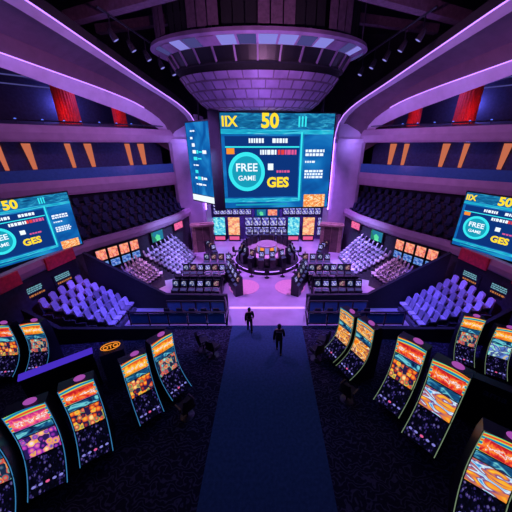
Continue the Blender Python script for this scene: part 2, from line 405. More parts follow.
for s in (-1, 1):
    sd = SIDE[s]
    # under-tier wall, lower fascia, raked tier, tier one, tier two
    W0 = offs(F0, -.16)
    mb = MB().loft([atz(W0, 3.75, s), atz(W0, 0, s)]); struct(mb.build('wall_'+sd, M['dark']))
    band(F0, s, 3.7, 4.35, .35, 'trim_2', M['mauve'])
    back = offs(T1, -1.6); NR = 5
    mb = MB(); rows = []
    for k in range(NR+1):
        z = 4.0+2.3*k/NR; pl = lerp_pl(offs(F0, -.35), back, k/NR)
        if k: rows.append(atz(pl, 4.0+2.3*(k-1)/NR, s))
        rows.append(atz(pl, z, s))
    mb.loft(rows); struct(mb.build('floor', M['dark']))
    band(T1, s, 6.6, 7.7, 2.6, 'trim_3', M['mauve'])
    # tier-one glass parapet, back wall and pilasters with painted amber light
    bw = offs(T1, -2.5)
    struct(MB().loft([atz(bw, 10.3, s), atz(bw, 6.3, s)]).build('wall_'+sd, M['navy']))
    struct(MB().loft([atz(offs(T1, -.05), 7.7, s), atz(offs(T1, -.05), 8.45, s), atz(offs(T1, -.12), 8.45, s), atz(offs(T1, -.12), 7.7, s)], closed=True).build('trim_4', M['navyglass']))
    mb = MB()
    for k in range(1, NP, 2):
        p = offs(T1, -.08)[k]; mb.box((s*p.x, p.y, 8.1), (.03, .03, .8))
    struct(mb.build('trim_4', M['steel']))
    band(offs(T1, .25), s, 10.2, 11.2, 3.4, 'trim_5', M['mauve'])
    tw = offs(T1, -7.)
    struct(MB().loft([atz(tw, 17, s), atz(tw, 10.2, s)]).build('wall_'+sd, M['dark']))
    struct(MB().loft([atz(offs(T1, -.1), 11.2, s), atz(tw, 11.9, s)]).build('floor', M['dark']))
    # ledge rail on tier two
    struct(MB().tube(atz(offs(T1, .1), 11.45, s), .05).build('trim_6', M['steel']))
    # box fronts on tier one: navy panels between pilasters whose warm light is painted as glow
    mids = offs(T1, -2.35); n_am = 0
    spots = (.43, .505, .625, .69, .845, .905)
    prev = None
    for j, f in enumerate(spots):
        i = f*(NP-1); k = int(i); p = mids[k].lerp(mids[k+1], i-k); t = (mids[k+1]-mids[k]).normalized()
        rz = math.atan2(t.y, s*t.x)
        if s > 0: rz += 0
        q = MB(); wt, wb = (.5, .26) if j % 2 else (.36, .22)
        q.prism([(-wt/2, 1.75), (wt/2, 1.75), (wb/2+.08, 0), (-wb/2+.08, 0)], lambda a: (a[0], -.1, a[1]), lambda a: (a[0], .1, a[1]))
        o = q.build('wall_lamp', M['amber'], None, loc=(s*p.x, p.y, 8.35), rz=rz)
        tag(o, f'pilaster with painted amber light, {ordn(len(spots)-1-j)} from the {sd} arch column on middle balcony', 'lamp', f'amber-glow pilasters on the {sd} middle balcony')
    # seats on the raked tier
    for r in range(NR-1):
        pl = lerp_pl(offs(F0, -.35), back, (r+.6)/NR); z = 4.0+2.3*r/NR
        L = sum((b_-a_).length for a_, b_ in zip(pl, pl[1:])); n = int(L/.66); rs = resample(pl, n)
        cnt = 0
        for i in range(n-2, 0, -1):
            p = rs[i]
            if p.y < 14.6+r*.5: break
            t = (rs[i+1]-rs[i-1]).normalized(); d = Vector((s*t.y, -t.x)) ; rz = math.atan2(t.x, -s*t.y)+math.pi/2
            o = put('tier_seat', ME_SEATN, None, (s*p.x, p.y, z), rz)
            tag(o, f'dark navy seat, {ordn(r)} row of {sd} lower balcony, {ordn(cnt)} from the arch column', 'seat', f'navy seats on the {sd} lower balcony'); cnt += 1
    # upper arch fascia: sweeps forward high above the tiers and turns down into the column
    A = [(10.6, 2, 15.9), (10.0, 8, 15.6), (9.6, 13.4, 15.3), (9.0, 17.2, 14.65), (8.0, 20.7, 13.76), (7.0, 23.4, 13.0), (6.3, 24.6, 12.3), (6.0, 24.9, 11.4), (6.0, 24.9, 9.5)]
    D = [(14.2, 3, 14.6), (13.4, 9, 14.3), (12.6, 14.9, 14.0), (11.2, 20.2, 13.5), (9.9, 22.2, 12.95), (9.2, 23.2, 12.4), (8.6, 24.4, 11.7), (8.4, 24.7, 10.9), (8.4, 24.7, 9.5)]
    E_ = [(14.7, 3, 14.0), (13.9, 9, 13.75), (13.0, 15.1, 13.5), (11.6, 20.4, 12.65), (10.5, 22.4, 12.15), (9.6, 23.6, 11.6), (8.9, 24.6, 11.1), (8.7, 24.8, 10.6), (8.7, 24.8, 9.5)]
    A, D, E_ = [smoothpl(q, 36) for q in (A, D, E_)]
    def mixp(t, dz): return [p.lerp(q, t)+Vector((0, 0, dz*min(1, (35-i)/10))) for i, (p, q) in enumerate(zip(A, D))]
    B = mixp(.17, .02); Cc = mixp(.30, .75); C2 = mixp(.95, .75); A0 = [p+Vector((.05, 0, .55)) for p in A]
    G = [p+Vector((2.6, 1.5, 1.2)) for p in E_]
    rows = [[(s*p.x, p.y, p.z) for p in q] for q in (A0, A, B, Cc, C2, D, E_, G)]
    mb = MB().loft(rows, ms=[3, 0, 1, 1, 1, 2, 1]); struct(mb.build('trim_7', [M['lilac'], M['plum'], M['lilac'], M['blackmat']], smooth=False))
    struct(MB().tube([(s*(p.x-.02), p.y-.02, p.z) for p in A], .035).build('trim_8', M['vio2']))
    led = [q+Vector((-.02, -.02, .0)) for p, q in zip(C2, D)][:30]
    struct(MB().tube([(s*p.x, p.y, p.z) for p in led], .03).build('trim_8', M['vio2']))
    # ceiling of the upper tier behind the arch
    Gp = offs([Vector((p.x, p.y, 0)) for p in G], 0)
    struct(MB().loft([[(s*p.x, p.y, p.z) for p in G], [(s*(p.x+9), p.y+5, max(p.z, 15.6)) for p in G]]).build('ceiling', M['dark']))
    # column
    col = MB(); pts = [(6.0, 24.9), (6.25, 24.65), (8.4, 24.65), (8.75, 24.9), (8.75, 27.2), (6.0, 27.2)]
    col.prism(pts, lambda p: (s*p[0], p[1], 0), lambda p: (s*p[0], p[1], 12.4)); struct(col.build('wall_'+sd, M['lilac']))
    struct(MB().box((s*5.93, 24.8, 7.4), (.08, .1, 6.4)).build('trim_9', M['vio']))
    cl = MB(); cl.prism([(5.85, 24.95), (6.15, 24.45), (8.5, 24.45), (8.9, 24.9), (8.9, 27), (5.85, 27)], lambda p: (s*p[0], p[1], 10.15), lambda p: (s*p[0], p[1], 10.5)); struct(cl.build('trim_9', M['lilac']))
    for k in range(3, 34, 5):
        p = D[k].lerp(E_[k], .5); point((s*(p.x-1.3), p.y-.9, p.z-.9), (.38, .25, 1.), 58, .3)  # added lights without fixtures, brightening the lower arch band
    # red drum columns on the upper tier
    for j, (x, y, r) in enumerate(((15.8, 23.2, .68), (12.9, 25.4, .45), (20.5, 20.2, .75))):
        rc = MB(); n = 48
        pr = []
        for z in (11.3, 14.9):
            pr.append([(s*x+(r*(1.08 if z < 12 else .95)+(.05 if k % 2 else 0))*math.cos(2*math.pi*k/n), y+(r+(.05 if k % 2 else 0))*math.sin(2*math.pi*k/n), z) for k in range(n+1)])
        rc.loft(pr); o = rc.build('draped_column', M['red'])
        tag(o, f'red pleated {["wide","slim","outermost"][j]} column on the upper {sd} balcony', 'column', f'red columns on the upper {sd} balcony')
    tl = offs(T1, -1.2); k0 = 0
    for f in (.30, .36, .42, .5, .57, .63, .68, .74, .8, .86):
        i = f*(NP-1); k = int(i); p = tl[k].lerp(tl[k+1], i-k)
        t = thing('table_lamp', f'small blue table lamp on upper {sd} balcony, {ordn(k0)} from the frame edge', 'lamp', (s*p.x, p.y, 11.32), 0, f'table lamps on the upper {sd} balcony'); k0 += 1
        MB().lathe([(.1, .1, 0), (.02, .02, .03), (.02, .02, .25)], 10).build('stem', M['steel'], t); MB().ball((0, 0, .27), (.07, .07, .05), 10, 6).build('lamp_shade', M['bluel'], t)
    for d_, z_ in ((-2.6, 14.9), (-4.6, 14.6), (-6.4, 14.3)):
        struct(MB().tube(atz(offs(T1, d_), z_, s), .05).build('trim_12', M['lav2']))
    # ceiling truss beams
    q = MB(); q.bar((s*11, 18.2, 16.4), (s*3.6, 15.0, 16.4), .5, .55); q.build('trim_10', M['slat'])['kind'] = 'structure'
    q = MB(); q.bar((s*12, 23, 17.5), (s*4, 20.8, 17.5), .4, .5); q.bar((s*11, 11, 18.), (s*3, 12.6, 18.), .5, .6); q.build('trim_10', M['slat'])['kind'] = 'structure'
    # seat banks
    bank(s, (8.6, 11.75, .25), (8.6, 14.1, .25), (12.1, 11.35, 1.8), (11.45, 14.1, 2.1), 7, 5, f'{sd} violet bank', f'seats in the {sd} violet bank', True, 'pale violet')
    bank(s, (8.6, 16.3, .6), (7.85, 17.3, .9), (9.75, 15.5, 2.0), (9.15, 16.8, 2.4), 6, 5, f'{sd} wedge bank', f'seats in the {sd} peach-lit bank', False, 'peach-lit')
    bank(s, (7.2, 18.6, .1), (6.9, 22.8, .1), (9.25, 17.6, 2.25), (8.2, 21.6, 2.5), 8, 8, f'{sd} bank by column', f'seats in the {sd} blue-grey bank', False, 'blue-grey')
    # parapets
    pp = [(2.6, 0), (2.6, 1.0), (6.6, 1.05), (11.2, 4.0), (11.2, 0)]
    struct(MB().prism(pp, lambda p: (s*p[0], 14.3, p[1]), lambda p: (s*p[0], 14.52, p[1])).build('wall_'+sd, M['blackmat']))
    nw = [Vector(p) for p in ((5.6, 11.35, .7), (8.6, 11.2, .8), (11.1, 10.95, 1.0), (13.6, 10.85, 3.2))]
    mb = MB().loft([[(s*p.x, p.y, 0) for p in nw], [(s*p.x, p.y, p.z) for p in nw], [(s*p.x, p.y+.2, p.z) for p in nw], [(s*p.x, p.y+.2, 0) for p in nw]], closed=True)
    struct(mb.build('wall_'+sd, M['blackmat']))
    # wall behind the violet bank with two small lit signs
    a, c = Vector((12.75, 10.9, 0)), Vector((11.75, 14.3, 0)); d = (c-a).normalized()
    mb = MB().loft([[(s*a.x, a.y, 3.55), (s*c.x, c.y, 3.75)], [(s*a.x, a.y, 0), (s*c.x, c.y, 0)]]); struct(mb.build('wall_'+sd, M['black']))
    rz = math.atan2(d.x, -s*d.y)+math.pi/2  # faces the arena
    for j, f in enumerate((.27, .72)):
        p = a.lerp(c, f); nrm = Vector((math.sin(rz), -math.cos(rz), 0))
        t = thing('wall_sign', f'small cyan and orange lit sign above the {sd} violet bank, {"near the machines" if j == 0 else "beside the black parapet"}', 'sign', (s*p.x+nrm.x*.03, p.y+nrm.y*.03, 2.45), rz, f'lit signs above the {sd} violet bank')
        q = MB(); q.box((0, .0, .35), (1.1, .04, .8))
        for rr in range(3):
            x = -.45
            while x < .3:
                w = random.uniform(.05, .16); q.box((x+w/2, -.025, .62-rr*.11), (w, .02, .065), m=1); x += w+.03
        x = -.4
        while x < .4:
            w = random.uniform(.04, .13); q.box((x+w/2, -.025, .18), (w, .02, .1), m=2); x += w+.04
        q.build('sign_face', [M['black'], M['signc'], M['signo']], t)
    # displays under the lower fascia
    wl = offs(F0, -.02)
    def on_wall(y):
        for k in range(NP-1):
            if wl[k].y <= y <= wl[k+1].y:
                f = (y-wl[k].y)/(wl[k+1].y-wl[k].y); t = (wl[k+1]-wl[k]).normalized()
                p = wl[k].lerp(wl[k+1], f); return p, math.atan2(t.x, -s*t.y)+math.pi/2, t
    def disp(y, z, w, h, mat, lb, grp):
        p, rz, t = on_wall(y); nrm = Vector((math.sin(rz), -math.cos(rz), 0))
        return wall_display((s*p.x+nrm.x*.12, p.y+nrm.y*.12, z), rz, w, h, mat, lb, grp)
    for j in range(4):
        y = 15.85+j*.64
        disp(y, 2.85, .62, .72, ART['amberface'], f'glowing amber game screen, {ordn(j)} from the parapet on {sd} wall', f'amber screens on the {sd} wall')
        disp(y, 2.2, .62, .5, ART['blueface'], f'blue game screen below the {ordn(j)} amber one on {sd} wall', f'blue screens on the {sd} wall')
    disp(19.7, 2.85, 1.15, .8, ART['greenface'], f'green game screen over the blue-grey seats on {sd} wall', None)
    disp(22.1, 3.1, 1.15, .6, ART['pinkface'], f'pink lit screen beside the arch column on {sd} wall', None)
    # red light on the fascia under the side screen, painted as strips
    for j, (y0, y1) in enumerate(((9.6, 11.2), (12.6, 14.3))):
        pts = [on_wall(y0+(y1-y0)*k/6) for k in range(7)]
        q = MB().loft([[(s*(p[0].x-.2), p[0].y, 4.36) for p in pts], [(s*(p[0].x-.2), p[0].y, 3.65) for p in pts], [(s*(p[0].x-.13), p[0].y, 3.65) for p in pts], [(s*(p[0].x-.13), p[0].y, 4.36) for p in pts]], closed=True)
        tag(q.build('red_light_strip', M['redwash']), f'painted red light under the {sd} screen, {"nearer the machines" if j == 0 else "next to the parapet"}', 'panel', f'painted red light on the fascia, {sd}')
    # railings
    for j, (y, x0, x1) in enumerate(((12.55, 2.45, 8.2), (13.75, 2.7, 6.4))):
        t = thing('railing', f'black framed blue glass railing, {"front one beside the walkway end" if j == 0 else "rear one along the black parapet"}, {sd}', 'railing', (s*x0, y, 0), 0, f'glass railings on the {sd}')
        n = 5 if j == 0 else 4; L = x1-x0
        MB().bar((0, 0, .92), (s*L, 0, .92), .1, .07).build('top_rail', M['black'], t)
        MB().bar((0, 0, .12), (s*L, 0, .12), .06, .06).build('bottom_rail', M['black'], t)
        for k in range(n+1): MB().box((s*L*k/n, 0, .45), (.07, .07, .9)).build('post', M['black'], t)
        for k in range(n): MB().box((s*L*(k+.5)/n, 0, .5), (L/n-.12, .02, .66)).build('glass_panel', M['navyglass'], t)
    t = thing('railing', f'black slanted end railing at the walkway corner, {sd}', 'railing', (s*2.3, 12.6, 0), 0)
    MB().bar((0, 0, .92), (s*.35, 1.2, 1.2), .09, .07).build('top_rail', M['black'], t)
    for k in range(3): MB().bar((s*.175*k+s*.12, .6*k, 0), (s*.175*k, .6*k, .95+.13*k), .07, .07).build('post', M['black'], t)
    # wood portal in front of the column
    t = thing('wood_portal', f'brown wood panelled portal with double doors at the {sd} column', 'portal', (s*6.35, 24.15, 0), s*R(-14))
    MB().box((0, .2, 1.5), (2.1, .4, 3.0)).build('casing', M['wood'], t)
    for k in (-1, 1):
        d_ = MB(); d_.box((k*.36, -.03, 1.3), (.68, .06, 2.6)); d_.box((k*.36, -.07, 1.9), (.45, .03, 1.0)); d_.box((k*.36, -.07, .7), (.45, .03, 1.0))
        o = d_.build('door', M['wooddk'], t); MB().box((k*.07, -.1, 1.1), (.04, .06, .3)).build('handle', M['steel'], o)
    MB().box((0, -.05, 2.85), (2.3, .55, .18)).build('cornice', M['wood'], t)
    for k in (-.95, -.75, .75, .95): MB().box((k, -.03, 1.4), (.12, .08, 2.7)).build('pilaster', M['wood'], t)

# ------------------------------------------------------------------ big screens
def screen(name, label, w, h, depth, loc, rz, cat='screen', mir=False, bez=.12):
    t = thing(name, label, cat, loc, rz)
    MB().box((0, depth/2, h/2), (w+2*bez, depth, h+2*bez)).build('casing', M['black'], t)
    keys = ['sblue', 'deep', 'shead', 'sband', 'cyan', 'teal', 'white', 'redl', 'orangel', 'shot', 'vio2', 'pinkl', 'yellow']
    ix = {k: i for i, k in enumerate(keys)}
    mb = MB()
    def rect(u0, v0, u1, v1, k, l):
        y = -.012*l
        mb.loft([[(w*(u0-.5), y, h*v1), (w*(u1-.5), y, h*v1)], [(w*(u0-.5), y, h*v0), (w*(u1-.5), y, h*v0)]], ix[k], uv=True)
    def dashes(u0, v0, u1, v1, k, l, rows=1):
        for r in range(rows):
            u = u0; hh = (v1-v0)/rows
            while u < u1-.01:
                d = min(random.uniform(.012, .035), u1-u); rect(u, v0+hh*r+hh*.2, u+d, v0+hh*(r+1)-hh*.1, k, l); u += d+.007
    rect(0, 0, 1, 1, 'sblue', 1)
    rect(0, .855, 1, 1, 'shead', 2); rect(0, .80, 1, .845, 'sband', 2)
    rect(.03, .13, .695, .78, 'deep', 2)
    rect(.03, .665, .695, .68, 'cyan', 3)
    dashes(.24, .70, .38, .765, 'white', 3); dashes(.45, .70, .60, .765, 'white', 3)
    dashes(.34, .58, .5, .65, 'white', 3); dashes(.5, .58, .56, .65, 'redl', 3); dashes(.565, .58, .67, .65, 'pinkl', 3)
    rect(.04, .60, .11, .66, 'orangel', 3)
    rect(.705, .08, .722, .82, 'cyan', 3); rect(.728, .08, .733, .82, 'teal', 3)
    dashes(.755, .57, .93, .65, 'white', 3, 2); dashes(.755, .50, .86, .53, 'white', 3); dashes(.755, .33, .93, .43, 'white', 3, 3)
    rect(.41, .43, .46, .50, 'white', 3); dashes(.49, .395, .62, .43, 'pinkl', 3)
    rect(.0, .07, .72, .115, 'sband', 3); rect(.1, .03, .6, .05, 'teal', 3); rect(.76, .0, .97, .15, 'shot', 3)
    # round emblem
    d = MB(); r0 = .205*h; cx, cz = w*(.215-.5), h*.41
    def ring(ra, rb, y, m):
        n = 40
        d.loft([[(cx+ra*math.cos(2*math.pi*k/n), y, cz+ra*math.sin(2*math.pi*k/n)*1.03) for k in range(n+1)], [(cx+rb*math.cos(2*math.pi*k/n), y, cz+rb*math.sin(2*math.pi*k/n)*1.03) for k in range(n+1)]], m)
    ring(r0, r0*.82, -.05, 0); ring(r0*.82, r0*.001, -.045, 1); ring(r0*.86, r0*.80, -.055, 2)
    d.build('round_emblem', [M['cyan'], M['teal'], M['cyan']], t)
    ks = ['yellow', 'cyan', 'white']
    def put_text(s_, size, u, v, m, bold=.0, al='LEFT'):
        mb.text(s_, size*h, lambda c: (w*(u-.5)+c[0], -.066-c[2], h*v+c[1]), ix[ks[m]], .006, bold*h, al)
    put_text('IIX', .135, .01, .875, 0, .004); put_text('50', .19, .35, .865, 0, .007); put_text('III', .14, .67, .875, 1, .002)
    put_text('GES', .15, .40, .245, 0, .006)
    put_text('FREE', .12, .215, .42, 2, .002, 'CENTER'); put_text('GAME', .075, .215, .32, 2, .001, 'CENTER')
    mb.build('screen', [M[k] for k in keys], t)
    return t

ms = screen('video_board', 'huge central hanging video board with round cyan emblem under the ring', 8.0, 6.5, .9, (.78, 20.0, 5.5), R(5), bez=.1)
MB().box((-4.42, .3, 3.25), (.72, 1.1, 6.75)).build('side_casing', M['black'], ms)
for x in (-3.2, 3.2):
    MB().tube([(x, .35, 6.5), (x, .35, 8.6)], .06).build('hanger', M['steel'], ms)
# angled board beside it
t = thing('video_board', 'narrow angled blue video board left of the central hanging board', 'screen', (-5.35, 21.75, 5.6), R(-41))
MB().box((0, .25, 3.0), (3.1, .5, 6.2)).build('casing', M['black'], t)
q = MB(); q.loft([[(-1.5, -.01, 6.0), (1.5, -.01, 6.0)], [(-1.5, -.01, .55), (1.5, -.01, .55)]], 0, uv=True)
q.loft([[(-1.5, -.01, .5), (1.5, -.01, .5)], [(-1.5, -.01, 0), (1.5, -.01, 0)]], 1)
for r_ in range(9):
    x = -1.2+random.random()*.6
    for _ in range(random.randint(1, 4)):
        w_ = random.uniform(.15, .5); q.box((x+w_/2, -.03, 5.4-r_*.5), (w_, .02, random.choice((.1, .16, .25))), m=random.choice((1, 1, 2))); x += w_+.1
        if x > 1.0: break
q.build('screen', [M['sblue'], M['white'], M['cyan']], t)
MB().tube([(0, .25, 6.1), (.3, .3, 9.2)], .05).build('hanger', M['steel'], t)
# side boards
for s in (-1, 1):
    rz = s*math.atan2(-.89, .46)
    c = Vector((11.62, 15.0)) + Vector((.46, -.89))*2.3
    t = screen('video_board', f'{SIDE[s]} wall video board with round cyan emblem above painted red light', 4.55, 3.15, .18, (s*c.x-s*.1, c.y, 4.36), 0, bez=.07)
    t.rotation_euler = (0, 0, R(62.7) if s < 0 else R(-62.7))
    MB().box((0, .35, .8), (.6, .5, .5)).build('bracket', M['steel'], t)

# ------------------------------------------------------------------ suspended ring over the arena
cx, cy = -.5, 20.0
t = thing('ceiling_ring', 'huge suspended oval ring with purple panels above the central video board', 'ceiling ring', (cx, cy, 12))
n = 72
def rr(*a): return [(x, y, z-12) for x, y, z in a]
MB().lathe(rr((6.6, 3.5, 15.27), (6.75, 3.6, 15.33), (6.7, 3.55, 15.52), (5.7, 3.0, 15.6)), n).build('outer_rim', M['rib'], t)
mb = MB().lathe(rr((6.6, 3.5, 15.27), (5.75, 2.98, 14.93)), n)
mb.build('rim_underside', M['rib'], t)
for k in range(36):
    if k % 3 == 2 and 18 < k < 36: kind = 'lav2'
    else: kind = 'lav' if k in (25, 26, 27, 28, 30, 33, 22) else 'rib'
    a0, a1 = 2*math.pi*(k+.06)/36, 2*math.pi*(k+.94)/36
    q = MB(); fo = [[(rx*math.cos(a), ry*math.sin(a), z) for a in (a0, (a0+a1)/2, a1)] for rx, ry, z in ((6.52, 3.47, 3.2), (5.84, 3.05, 2.93), (5.84, 3.03, 3.0), (6.5, 3.4, 3.27))]
    q.loft(fo, closed=True)
    q.build('rim_panel', M[kind], t)
MB().lathe(rr((5.78, 3.0, 14.97), (5.3, 2.8, 14.25)), n).build('window_band', M['black'], t)
for k in range(28):
    a = 2*math.pi*k/28
    MB().bar((5.8*math.cos(a), 3.02*math.sin(a), 2.95), (5.34*math.cos(a), 2.84*math.sin(a), 2.25), .1, .1).build('mullion', M['rib'], t)
MB().lathe(rr((5.4, 2.88, 14.28), (5.38, 2.86, 14.2), (5.2, 2.75, 14.18), (5.15, 2.72, 13.9), (5.2, 2.75, 13.86)), n).build('black_band', M['blackmat'], t)
lv = [(5.15, 2.72, 13.87), (4.9, 2.45, 13.55), (4.85, 2.4, 13.46), (4.55, 2.1, 13.12), (4.47, 2.05, 13.04), (4.1, 1.75, 12.66), (4.0, 1.68, 12.55), (3.6, 1.25, 12.25), (3.5, 1.2, 12.2), (2.6, .75, 12.1)]
for i in range(0, len(lv)-1):
    q = MB().lathe(rr(lv[i], lv[i+1]), n)
    if i % 2 == 0:
        for k in range(36):
            a = 2*math.pi*(k+.5*(i % 4 > 0))/36; p, r2 = lv[i], lv[i+1]
            q.bar((p[0]*1.004*math.cos(a), p[1]*1.004*math.sin(a), p[2]-12), (r2[0]*1.004*math.cos(a), r2[1]*1.004*math.sin(a), r2[2]-12), .06, .05, 1)
    q.build('bowl_panel_ring' if i % 2 == 0 else 'bowl_groove', [M['rib'] if i % 2 == 0 else M['slat'], M['slat']], t)
MB().disc((0, 0, .1), 2.62, .77, 40).build('bottom_cap', M['blackmat'], t)
# slatted drum above
mb = MB()
for k in range(60):
    a0, a1 = 2*math.pi*(k+.05)/60, 2*math.pi*(k+.95)/60
    ro = 1.0 if (k//3) % 2 else .96
    mb.loft([[(6.4*ro*math.cos(a), 3.3*ro*math.sin(a), z) for a in (a0, a1)] for z in (3.7, 8.9)], 0 if (k//3) % 2 else 1)
mb.build('slatted_drum', [M['slat'], M['blackmat']], t)
for s in (-1, 1):
    MB().bar((s*3, 0, 3.6), (s*3, 0, 9.05), .2, .2).build('suspension_post', M['steel'], t)

# spot lamps hung in the dark beside the ring
def spotlamp(loc, aim, label, group):
    t = thing('stage_spotlight', label, 'spotlight', loc, 0, group)
    d = (Vector(aim)-Vector(loc)).normalized()
    MB().tube([-.2*d, .0*d, .28*d, .3*d], [.09, .14, .16, .15], 12).build('lamp_can', M['steel'], t)
    MB().tube([.301*d, .305*d], .13, 12).build('lens', M['lav'], t)
    MB().bar((0, 0, .12), (0, 0, .7), .04, .04).build('yoke', M['steel'], t)
for s in (-1, 1):
    pipe = MB().tube([(s*7.9, 15.5, 15.9), (s*6.2, 21.3, 15.3)], .05); tag(pipe.build('lighting_pipe', M['steel']), f'black lighting pipe beside the oval ring, {SIDE[s]}', 'pipe')
    for k in range(5):
        f = (k+.5)/5; x, y, z = s*(7.9-1.7*f), 15.5+5.8*f, 15.9-.6*f
        spotlamp((x, y, z-.75), (0, 20, 0), f'black stage spotlight, {ordn(k)} from the front on {SIDE[s]} lighting pipe', f'spotlights on the {SIDE[s]} pipe')

# ------------------------------------------------------------------ back wall of screens
struct(MB().box((0, 28.2, 3.2), (12.4, .3, 6.4)).build('wall_back', M['indigo']))
struct(MB().box((0, 28.1, 5.4), (12.2, 1.2, .35)).build('trim_11', M['mauve']))
for r in range(3):
    for k in range(17):
        x = -5.6+k*.7
        if r == 0 and abs(x) < 1.55: continue
        wall_display((x, 27.95, 2.95+r*.82), 0, .6, .66, ART['grid'], f'small violet tile screen, {ordn(k)} from the left end, {("lower", "middle", "upper")[r]} row on back wall', 'tile screens on the back wall', 'tile_screen')
for x, k, nm in ((-5.25, 'cyanface', 'cyan text'), (-3.65, 'roseface', 'rose and gold'), (2.95, 'cyanface', 'cyan text'), (4.6, 'roseface', 'rose and gold')):
    t = wall_display((x, 27.3, .75), 0, 1.25, 2.0, ART[k], f'tall {nm} screen against back wall, {"left" if x < 0 else "right"} of the island', 'tall screens against the back wall', 'tall_screen')
    MB().box((0, .2, -.375), (1.3, .5, .75)).build('pedestal', M['black'], t)
    MB().box((0, -.07, -.36), (1.1, .03, .4)).build('base_light', M['pinkl'], t)
for r in range(2):
    for k in range(5):
        wall_display((-2.05+k*.93, 27.95, .55+r*1.1), 0, .8, .9, ART['grid'], f'violet tile screen, {ordn(k)} from the left, {"upper" if r else "lower"} row between the tall screens', 'large tile screens between the tall screens', 'tile_screen')
for s in (-1, 1):
    for r in range(2): wall_display((s*5.9 if s > 0 else -6.05, 27.95, .55+r*1.1), 0, .36, .9, ART['grid'], f'slim violet tile screen at the {SIDE[s]} end of back wall, {"upper" if r else "lower"} one', 'slim tile screens', 'tile_screen')
t = wall_display((0, 27.6, 2.75), 0, 2.7, .95, M['deep'], 'wide black framed green and orange screen centred on back wall', None)
q = MB(); q.loft([[(-1.1, -.02, .8), (-.15, -.02, .8)], [(-1.1, -.02, .15), (-.15, -.02, .15)]], uv=True); q.build('green_picture', ART['greenface'], t)
q = MB(); q.loft([[(.1, -.02, .8), (1.1, -.02, .8)], [(.1, -.02, .15), (1.1, -.02, .15)]], uv=True); q.build('orange_picture', ART['amberface'], t)

# small game terminals
TERM_S = [('grid', 'violet'), ('grid2', 'blue'), ('roseface2', 'rose')]
TERM = []
for k, nm in TERM_S:
    q = MB(); q.prism([(-.3, 0), (.3, 0), (.3, 1.45), (.12, 1.5), (-.02, .98), (-.3, .82)], lambda p: (-.24, p[0], p[1]), lambda p: (.24, p[0], p[1]), 0)
    q.loft([[(-.17, .085, 1.40), (.17, .085, 1.40)], [(-.17, -.015, 1.10), (.17, -.015, 1.10)]], 1, uv=True)
    q.box((0, -.18, .895), (.4, .16, .01), m=2, rx=R(30))
    TERM.append(q.mesh('game_terminal', [M['black'], ART[k], M['lav2']]))
def term(x, y, z, rz, label, group, i=None):
    i = random.randrange(3) if i is None else i
    return tag(put('game_terminal', TERM[i], None, (x, y, z), rz), label, 'game machine', group)
# stools
q = MB(); q.box((0, 0, .46), (.4, .4, .08)); q.prism([(-.2, .5), (.2, .5), (.17, .9), (-.17, .9)], lambda p: (p[0], .17, p[1]), lambda p: (p[0], .23, p[1])); q.tube([(0, 0, .03), (0, 0, .44)], .03, 8); q.lathe([(.2, .2, 0), (.2, .2, .03), (.03, .03, .05)], 14)
ME_CH = q.mesh('small_chair', M['blackmat'])
for k in range(7):
    x = (-1.95+k*.65)
    term(x, 27.2, 0, 0, f'low game terminal, {ordn(k)} from the left in row along back wall', 'terminals along the back wall', 0)

for s in (-1, 1):
    sd = SIDE[s]
    for r in range(3):
        for k in range(6):
            x, y = s*(3.5+k*.56), (15.4, 16.35, 17.9)[r]
            rz = R(random.uniform(-8, 8))+math.pi*(r == 1)
            term(x, y, 0, rz, f'dark game terminal, {ordn(k)} from the centre in {ordn(r)} row of {sd} floor block', f'terminals in the {sd} floor block')
            o = put('small_chair', ME_CH, None, (x+random.uniform(-.05, .05), y-.5*math.cos(rz), 0), rz+math.pi)
            tag(o, f'black chair at {ordn(k)} terminal from the centre, {ordn(r)} row of {sd} floor block', 'chair', f'chairs in the {sd} floor block')
    for k in range(5):
        f = k/4; x, y = s*(3.15-1.05*f), 18.7-2.7*f
        term(x, y, 0, s*R(60), f'game terminal, {ordn(k)} from the back in slanting {sd} row by rose inlay', f'slanting {sd} row of terminals')
    t = thing('counter', f'low dark counter behind the {sd} block of game terminals', 'counter', (s*4.3, 19.35, 0))
    MB().box((0, 0, .4), (2.3, .5, .8)).build('body', M['black'], t); MB().box((0, 0, .83), (2.45, .65, .06)).build('worktop', M['seatdk'], t)
    for k in range(4):
        term(s*(3.3+k*.62), 20.0, 0, 0, f'game terminal behind the {sd} counter, {ordn(k)} from the island', f'terminals behind the {sd} counter')
    for k in range(3):
        term(s*(5.0+.35*k), 22.3+.5*k, 0, s*R(-40), f'game terminal, {ordn(k)} in short row before the {sd} wood portal', f'terminals before the {sd} portal')
    dsc = MB().disc((0, 0, 0), 1.15, 1.15, 40, 0, .015); tag(dsc.build('floor_inlay', M['disc'], loc=(s*1.75, 17.1, 0)), f'round rose floor inlay, {sd} of the centre line before the island', 'floor inlay', 'round floor inlays')

